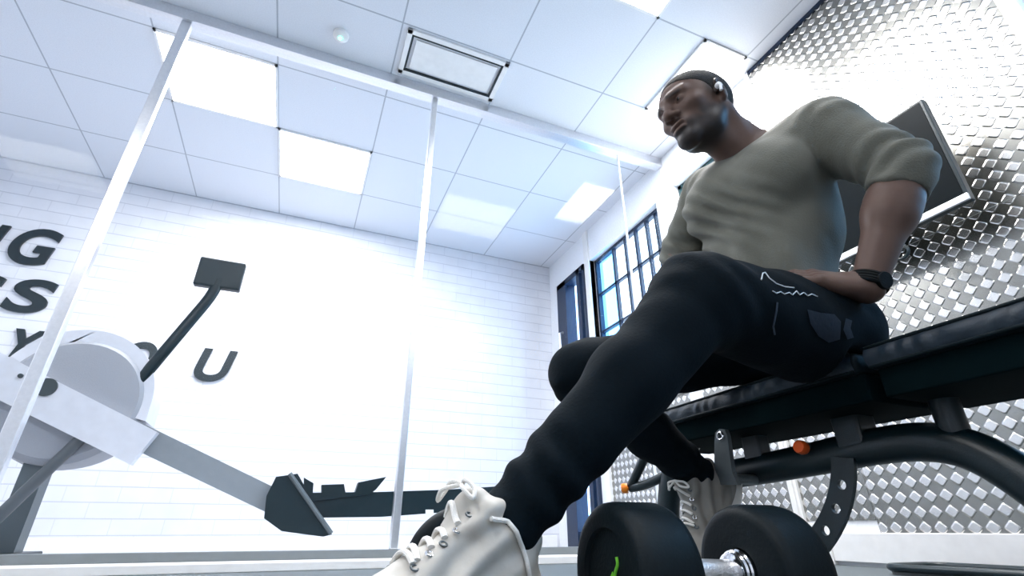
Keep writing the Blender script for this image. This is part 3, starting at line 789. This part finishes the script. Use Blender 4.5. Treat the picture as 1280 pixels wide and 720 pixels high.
# ---- shirt
def shirt_field():
    f = Field(allp[[0,1,6,7,8,9,12]].min(0)-.15, allp[[0,1,6,7,8,9]].max(0)+.15, .0050)
    torso(f, .010)
    f.ell(tp(0,.03,.30), RB, (.132,.100,.20), .05)
    for sh, el in ((shL, elL), (shR, elR)): arm(f, sh, el, .009, 1.0)
    for el, wr in ((elL, wrL), (elR, wrR)):
        d = V3(wr)-V3(el)
        f.cone(V3(el), V3(el)+d*.16, .057, .058, .02)
        n = unit(d); c = V3(el)+d*(.22)
        f.plane(c, n, c-.09, c+.09)
    # neckline
    c = V3(neckb)+RT[1]*.03+RT[2]*.012; n = unit(RT[2]*1.0+RT[1]*.25)
    f.ell(V3(neckb)+RT[1]*.02+RT[2]*.04, RT, (.080,.085,.050), .008, 's')
    f.plane(tp(0,0,-.12), -RT[2], None, None)
    return f
f = shirt_field(); Vs, Fs = f.mesh(); del f
def shirt_disp(V, N):
    d = np.zeros(len(V))
    q = (V-tp(0,0,0))@RT.T; s = q[:,2]/UL; l = q[:,0]; fr = q[:,1]
    front = np.clip(fr/.08, 0, 1)
    # pull lines fanning from the left shoulder down across the chest to the right side
    a = (l*.55+q[:,2]*.83)
    ch = np.exp(-((s-.62)/.20)**2)*front
    d += ch*.0078*np.sin(a*150+1.8*np.sin(l*14)+.8*np.sin(q[:,2]*23))*np.clip((.13-l)/.12, 0, 1)
    # vertical-slanting drags over the belly
    be = np.exp(-((s-.22)/.26)**2)
    d += be*.0080*np.sin(l*85+q[:,2]*34+1.5*np.sin(q[:,2]*15+l*6))
    # gathers at the armhole and sleeve
    for sh, el in ((shL, elL), (shR, elR)):
        sh, el = V3(sh), V3(el); ax = unit(el-sh); t = (V-sh)@ax; Ln = np.linalg.norm(el-sh)
        rad = np.linalg.norm((V-sh)-t[:,None]*ax, axis=1); w_ = np.exp(-(rad/.085)**4)
        d += w_*np.exp(-((t-.01)/.05)**2)*.0060*np.sin(q[:,0]*120+q[:,1]*90+1.3*np.sin(q[:,2]*30))
        d += w_*np.exp(-((t-Ln*.93)/.055)**2)*.0070*np.sin(t*150+2.2*np.sin(q[:,1]*28+q[:,2]*14))
    d += .0012*np.sin(V[:,0]*61+1.7*np.sin(V[:,2]*43))*np.sin(V[:,1]*57+1.1*np.sin(V[:,0]*39))
    return d
shirt = np_obj('shirt', Vs, Fs, M_shirt, man, shirt_disp)
# ---- trousers
def ext(a, b_, d): return V3(b_)+unit(V3(b_)-V3(a))*d
def cuff(f, a, b_, r, t=1.045):
    c = V3(a)+(V3(b_)-V3(a))*t; n = unit(V3(b_)-V3(a)); f.plane(c, n, c-.12, c+.12, .004)
def pants_field():
    pts = allp[:6]
    f = Field(pts.min(0)-.17, pts.max(0)+.17, .0052)
    f.ell(V3(hm0)+np.array((0,0,.015)), RP, (.168,.135,.125), .04)
    f.ell(tp(0,0,.06), RB, (.150,.118,.12), .04)
    f.cone(V3(hipR), V3(kneeR), .108, .076, .04)
    f.cone(V3(kneeR), V3(ankR)*.55+V3(kneeR)*.45, .072, .056, .04)
    f.cone(V3(ankR)*.55+V3(kneeR)*.45, ext(kneeR,ankR,.03), .056, .043, .03)
    f.cone(V3(hipL)+np.array((0,0,.01)), V3(kneeL), .120, .084, .04)
    f.cone(V3(kneeL), V3(kneeL)*.55+V3(ankL)*.45, .080, .064, .03)
    f.cone(V3(kneeL)*.55+V3(ankL)*.45, ext(kneeL,ankL,.03), .064, .042, .03)
    f.plane(tp(0,0,.20), RT[2], tp(0,0,.2)-.22, tp(0,0,.2)+.22, .006)
    for a, b_ in ((kneeL,ankL),(kneeR,ankR)): cuff(f, a, b_, .05)
    # seat stays on the pad
    f.plane(np.array((hm.x,hm.y,.453)), (0,0,-1), (.955,.3,.30), (1.30,1.4,.56), .010)
    return f
f = pants_field(); Vp, Fp = f.mesh(); del f
def pants_disp(V, N):
    d = .0022*np.sin(V[:,0]*48+2*np.sin(V[:,2]*21+V[:,1]*13))*np.sin(V[:,2]*41+1.5*np.sin(V[:,1]*19))
    for a, b_ in ((kneeL,ankL),(kneeR,ankR)):
        a, b_ = V3(a), V3(b_); ax = unit(b_-a); Ln = np.linalg.norm(b_-a); t = (V-a)@ax
        r = np.linalg.norm((V-a)-t[:,None]*ax, axis=1); w_ = np.exp(-(r/.1)**4)
        d += w_*np.exp(-((t-Ln*.9)/.07)**2)*.0035*np.sin(t*120+2*np.sin(V[:,1]*30))
        d += w_*np.exp(-((t+.01)/.06)**2)*.003*np.sin(t*110+V[:,1]*25)
    return d
pants = np_obj('trousers', Vp, Fp, M_pants, man, pants_disp)
def bvh(o):
    me = o.data; return BVHTree.FromPolygons([v.co.copy() for v in me.vertices], [tuple(p.vertices) for p in me.polygons])
BP = bvh(pants)
def on(bv, px, py, off=.0015):
    d = (P(px, py, 1)-CAMPOS).normalized(); h = bv.ray_cast(CAMPOS, d)
    if h[0] is None: return None
    n = h[1] if h[1].dot(d) < 0 else -h[1]
    return h[0]+n*off
def drawn(name, bv, pxs, r, m, parent, n=5, off=.0012):
    p = [on(bv, *q, off) for q in pxs]; p = [q for q in p if q is not None]
    if len(p) < 2: print('MISS', name); return None
    # refine in pixel space so that the line hugs the cloth
    out = []
    for i in range(len(pxs)-1):
        for k in range(n):
            t = k/n; q = on(bv, pxs[i][0]*(1-t)+pxs[i+1][0]*t, pxs[i][1]*(1-t)+pxs[i+1][1]*t, off)
            if q is not None: out.append(q)
    q = on(bv, *pxs[-1], off)
    if q is not None: out.append(q)
    return obj(name, tube(B(), out, r, 8), m, parent, True)
M_print = mat('white_print', (.62,.68,.72), .6)
drawn('printed_logo', BP, [(951,350),(953,342),(956,341),(961,348),(970,355),(981,359),(992,360)], .0011, M_print, pants)
drawn('printed_logo', BP, [(965,364),(970,367),(975,365),(980,368),(986,366),(990,369),(995,364),(999,369),(1004,366),(1009,370),(1014,368),(1021,371)], .0010, M_print, pants)
drawn('drawstring', BP, [(971,378),(970,388),(968,398),(966,408),(968,418)], .0016, mat('slate_cord', (.04,.06,.09), .7), pants)
# pocket lining showing at the open side pocket
def patch(name, bv, poly, m, parent, off=.002, thick=.002):
    c = (sum(p[0] for p in poly)/len(poly), sum(p[1] for p in poly)/len(poly))
    ring = []; R = 5
    bm_ = B(); rings = []
    for r in range(1, R+1):
        row = []
        for i in range(len(poly)):
            for k in range(3):
                t = k/3; a = poly[i]; b_ = poly[(i+1) % len(poly)]
                x = a[0]*(1-t)+b_[0]*t; y = a[1]*(1-t)+b_[1]*t
                q = on(bv, c[0]+(x-c[0])*r/R, c[1]+(y-c[1])*r/R, off)
                if q is None: return None
                row.append(bm_.verts.new(q))
        rings.append(row)
    n = len(rings[0]); c0 = bm_.verts.new(on(bv, *c, off))
    for i in range(n): bm_.faces.new((c0, rings[0][i], rings[0][(i+1) % n]))
    for r in range(R-1):
        for i in range(n): bm_.faces.new((rings[r][i], rings[r+1][i], rings[r+1][(i+1) % n], rings[r][(i+1) % n]))
    g_ = bmesh.ops.solidify(bm_, geom=bm_.faces[:], thickness=thick)
    return obj(name, bm_, m, parent, True)
M_pocket = mat('slate_pocket_lining', (.030,.045,.070), .8, bump=(120,.3))
patch('pocket_flap', BP, [(1008,387),(1025,391),(1042,393),(1050,402),(1049,424),(1035,428),(1022,420),(1012,405)], M_pocket, pants)
patch('pocket_flap', BP, [(1056,398),(1064,401),(1062,410),(1066,422),(1058,424),(1053,412)], M_pocket, pants)

# ---- hair, beard
f = Field(V3(headc)-.16, V3(headc)+.16, .0030); S = HS
f.ell(hp(0,-.018,.028), RH, (np.array((.077,.100,.088))*S)+.0012, .02)
f.ell(hp(0,.022,.012), RH, (np.array((.070,.074,.072))*S)+.0012, .03)
f.plane(hp(0,.070,.052), unit(V3(hf)*.80-V3(hu)*.62), k=.004)
f.plane(hp(0,-.02,-.030), unit(-V3(hu)*1.0+V3(hf)*.25), k=.004)
f.ell(hp(0,.085,-.02), RH, np.array((.12,.092,.074))*S, .006, 's')
Vh, Fh = f.mesh(); hair = np_obj('hair', Vh, Fh, M_hair, man)
def tone(o, fn):
    me = o.data; V = np.empty(len(me.vertices)*3, np.float32); me.vertices.foreach_get('co', V); V = V.reshape(-1, 3)
    c = fn(V); at = me.color_attributes.new('hair_growth', 'FLOAT_COLOR', 'POINT')
    at.data.foreach_set('color', np.stack([c,c,c,np.ones_like(c)], 1).astype(np.float32).ravel())
def stubble(V):
    q = ((V-V3(headc))@RH.T)/HS; x, y, z = np.abs(q[:,0]), q[:,1], q[:,2]
    ss = lambda a, b_, v: (lambda t: t*t*(3-2*t))(np.clip((v-a)/(b_-a), 0, 1))
    low = ss(-.046, -.074, z)*ss(-.02, .02, y)*ss(-.15, -.115, z)                 # jaw and chin
    side = ss(-.03, -.055, z)*ss(.038, .055, x)*ss(-.015, .0, y)*ss(.075, .055, y)
    mous = ss(.006, .003, np.abs(z+.0475))*ss(.034, .024, x)*ss(.09, .10, y)
    lips = ss(.030, .024, x)*ss(.012, .008, np.abs(z+.066))*ss(.092, .098, y)
    brow = ss(.006, .003, np.abs(z-.0265+.004*(x/.03)))*ss(.010, .014, x)*ss(.052, .044, x)*ss(.07, .08, y)
    fade = ss(-.035,.0, z)*ss(.055,.066, x)*ss(.045,.02, y)*.8
    fade = np.maximum(fade, ss(-.05,-.01, z)*ss(-.03,-.06, y)*.8)
    near = (np.linalg.norm(q, axis=1) < .19)
    return np.clip(np.maximum(np.maximum(low, side), fade)*(1-lips)+mous*.7+brow*.8, 0, 1)*near
tone(body, stubble)
nt, bs = nodes(M_skin)
at = nt.nodes.new('ShaderNodeAttribute'); at.attribute_name = 'hair_growth'
mx = nt.nodes.new('ShaderNodeMix'); mx.data_type = 'RGBA'; src = bs.inputs['Base Color'].links[0].from_socket
nt.links.new(mth(nt, 'MULTIPLY', at.outputs['Fac'], .85), mx.inputs[0]); nt.links.new(src, mx.inputs[6]); mx.inputs[7].default_value = (.010,.011,.013,1)
nt.links.new(mx.outputs[2], bs.inputs['Base Color'])
M_eye = mat('eye_white', (.5,.5,.48), .2)
for s in (1,-1):
    c = Vector(hp(.032*s,.0775,.003)); e = obj('eye', lathe(B(), c-hf*.0125*S, hf, [(.0125*S*(1-cos(a)), .0125*S*sin(a)) for a in [pi*i/14 for i in range(15)]], 24), M_eye, man, True)
    obj('iris', lathe(B(), c+hf*(.0118*S), hf, [(0,0),(0,.0052),(.0012,.0035),(.0015,0)], 20), mat('dark_iris', (.012,.007,.005), .15), e, True)
# ---- white earbud and the dark hook of it
ec = Vector(hp(.088,.003,-.004))
eb = B(); lathe(eb, ec-hl*.006, hl, [(0,0),(0,.0085),(.006,.0098),(.012,.008),(.015,0)], 20)
tube(eb, [ec+hl*.004, ec+hl*.006+hf*.004-hu*.010, ec+hl*.004+hf*.008-hu*.022], .0042, 10)
obj('earbud', eb, mat('white_plastic', (.8,.8,.82), .25), man, True)
# ---- watch
wd = (wrL-elL).normalized(); wc = wrL-wd*.012
wa, wb, _ = frame(wd)
bm = B(); ring = [wc+(wa*cos(2*pi*k/32)*.034+wb*sin(2*pi*k/32)*.031) for k in range(33)]
for q in (-.008,-.003,.003,.008): tube(bm, [p+wd*q for p in ring], .0048, 8, cap=False)
wt = obj('wristwatch', bm, mat('black_silicone', (.0012,.003,.004), .6, spec=.15), man, True)
out = (C2R(.35,-.85,.1)); out = (out-wd*out.dot(wd)).normalized()
obj('watch_case', lathe(B(), wc+out*.027, out, [(0,0),(0,.017),(.006,.018),(.010,.016),(.010,0)], 32), mat('black_silicone'), wt, True)

# ============================================================ TRAINING SHOES (worn)
M_shoe = mat('off_white_leather', (.50,.475,.43), .6, bump=(70,.12)); M_shoe_shade = mat('shaded_off_white_leather', (.22,.21,.19), .65, bump=(70,.12))  # second leather is the first with the far shoe's shade painted in
M_sole = mat('white_rubber_sole', (.72,.71,.68), .5, bump=(60,.1)); M_lace = mat('white_lace', (.80,.78,.74), .7, bump=(500,.4))
def shoe(heel, toe, up, ank, m, sc, lab, cut=False):
    """heel, toe: points on the sole under heel and toe"""
    heel, toe = V3(heel), V3(toe); fx = unit(toe-heel); uz = np.array(up, float); uz = unit(uz-fx*(uz@fx)); sy_ = np.cross(uz, fx)
    R = np.array([fx, sy_, uz])
    def q(a, s, u): return heel+(fx*a+sy_*s+uz*u)*sc
    ank = V3(ank)
    f = Field(np.minimum(np.minimum(heel, toe), ank)-.13, np.maximum(np.maximum(heel, toe), ank)+.13, .0030)
    f.ell(q(.045,0,.055), R, np.array((.048,.036,.060))*sc, .03)
    f.cone(q(.06,0,.07), q(.085,0,.125), .040*sc, .037*sc, .03)
    f.cone(q(.07,0,.10), ank, .036*sc, .034, .03)
    f.ell(q(.125,0,.060), R, np.array((.075,.038,.050))*sc, .03)
    f.cone(q(.10,0,.095), q(.19,0,.055), .030*sc, .030*sc, .03)
    f.ell(q(.215,.002,.040), R, np.array((.078,.045,.036))*sc, .02)
    # tongue and padded collar
    f.cone(q(.115,0,.115), V3(ank)+fx*.050*sc+uz*.020, .024*sc, .020*sc, .015)
    for s in (1,-1): f.cone(q(.030,.022*s,.115), q(.105,.026*s,.120), .015*sc, .013*sc, .012)
    # overlays: toe cap rim, eyestay, quarter panels
    for s in (1,-1):
        f.cone(q(.110,.022*s,.112), q(.185,.020*s,.078), .0085*sc, .0080*sc, .004)
        f.cone(q(.185,.020*s,.078), q(.205,.012*s,.072), .0080*sc, .0070*sc, .004)
        f.cone(q(.060,.036*s,.050), q(.150,.039*s,.040), .010*sc, .010*sc, .006)
        f.cone(q(.150,.042*s,.034), q(.225,.044*s,.030), .010*sc, .009*sc, .006)
    f.cone(q(.232,-.034,.050), q(.240,.0,.066), .0060*sc, .0060*sc, .005); f.cone(q(.240,.0,.066), q(.232,.034,.050), .0060*sc, .0060*sc, .005)
    f.plane(q(0,0,.018), -uz)
    c = ank+uz*.035; 
    V_, F_ = f.mesh(); del f
    def dsp(V, N):
        p = (V-heel)@R.T/sc
        w_ = np.exp(-((p[:,0]-.13)/.075)**2)*np.clip((p[:,2]-.02)/.03, 0, 1)
        return w_*.0046*np.sin(p[:,0]*120+p[:,2]*160+2*np.sin(p[:,1]*40+p[:,0]*25))+.0012*np.sin(p[:,0]*75+2*np.sin(p[:,2]*60))
    up_o = np_obj('training_shoe', V_, F_, m, man, dsp); up_o['label'] = lab
    # sole: outline extruded, with rounded edge
    bm_ = B(); n = 40; rings = []
    def outline(t):
        a = 2*pi*t; x = .140-.150*cos(a); w = .036+.010*(1/(1+exp(-(x-.15)/.03))); w -= .006*exp(-((x-.11)/.03)**2)
        return x, w*sin(a)*(1 if abs(sin(a)) > .0 else 0)
    for u_, g in ((0,.94),(.004,1.0),(.014,1.03),(.024,1.0),(.030,.95)):
        row = []
        for i in range(n):
            x, y = outline(i/n); y = math.copysign(abs(y)**.8*(.046**.2), y) if y else 0
            lift = .018*max(0, (x-.2)/.09)**2
            row.append(bm_.verts.new(q(.14+(x-.14)*g, y*g, u_+lift)))
        rings.append(row)
    for a_, b__ in zip(rings[:-1], rings[1:]):
        for i in range(n): bm_.faces.new((a_[i], a_[(i+1) % n], b__[(i+1) % n], b__[i]))
    bm_.faces.new(rings[0][::-1]); bm_.faces.new(rings[-1])
    obj('sole', bm_, M_sole, up_o, True)
    bv = bvh(up_o)
    def drape(a, s, lift=.002, uu=.30):
        o_ = Vector(q(a, s, uu)); h = bv.ray_cast(o_, Vector(-uz))
        return (h[0]+Vector(uz)*lift) if h[0] is not None else Vector(q(a, s, .06))
    rows = [.118,.134,.150,.166,.182]
    for i, a in enumerate(rows):
        s2 = .020
        pts_ = [drape(a+(.012 if i < 4 else 0)*((s+1)/2), s*s2, .0025+.003*(1-s*s)) for s in (-1,-.6,-.2,.2,.6,1)]
        obj('lace', tube(B(), smoothpath(pts_, 3), .0028*sc, 8, sx=1.4), M_lace, up_o, True)
        for s in (1,-1):
            c_ = drape(a, s*.0235, .001); bm_ = B(); torus(bm_, c_, Vector(uz)*.8+Vector(sy_)*s*.5, .0042, .0014, 18, 6)
            obj('eyelet', bm_, M_chrome if i % 2 else M_grey, up_o, True)
    # bow: two loops and two hanging ends
    k0 = drape(.112, 0, .008)
    def rel(a, s, u): return k0+Vector(fx*a+sy_*s+uz*u)*sc
    for s in (1,-1):
        obj('lace', tube(B(), smoothpath([rel(0,0,0), rel(.006,.014*s,.004), rel(.004,.028*s,-.005), rel(.010,.034*s,-.016), rel(.014,.020*s,-.005), rel(0,0,0)], 6), .0026*sc, 8), M_lace, up_o, True)
    return up_o, q, bv
fl = C2R(0,0,0)
hL = P(668,735,.76); hL = Vector((hL.x, hL.y, .002)); tL = P(455,735,.60); tL = Vector((tL.x, tL.y, .002))
dl = (tL-hL).normalized(); tL = hL+dl*.30
sL, qL, bL = shoe(hL, tL, (0,0,1), ankL+Vector((0,0,-.01)), M_shoe, 1.10, 'off-white leather training shoe with loose white laces, nearest the camera')
# long loose lace end hanging over the side of the near shoe
drawn('lace', bL, [(612,648),(622,650),(634,654),(644,666),(651,684),(656,700),(659,716),(660,730)], .0030, M_lace, sL, 4, .003)
dr = C2R(-.50,-.24,-.80).normalized(); ur = C2R(-.78,-.33,.53); ur = (ur-dr*ur.dot(dr)).normalized()
hR = ankR-dr*.062-ur*.100
sR, qR, bR = shoe(hR, hR+dr*.29, ur, ankR+ur*.01, M_shoe_shade, 1.03, 'training shoe of the bent far leg, greyed to paint in its shade, behind the dumbbell')
# ============================================================ CAMERA, WORLD
cam = bpy.data.cameras.new('camera'); co = bpy.data.objects.new('camera', cam); COL.objects.link(co)
cam.sensor_width = 36; cam.lens = F/1280*36; cam.clip_start = .02
co.location = CAMPOS; co.rotation_euler = (pi/2+PITCH, 0, -YAW)
SC.camera = co
w = bpy.data.worlds.new('sky'); SC.world = w; w.use_nodes = True
bg = w.node_tree.nodes['Background']; bg.inputs[0].default_value = (.68,.85,1,1); bg.inputs[1].default_value = 4.0
vs = SC.view_settings; vs.view_transform = 'Standard'; vs.look = 'None'; vs.gamma = 1; vs.use_curve_mapping = False
vs.exposure = .70
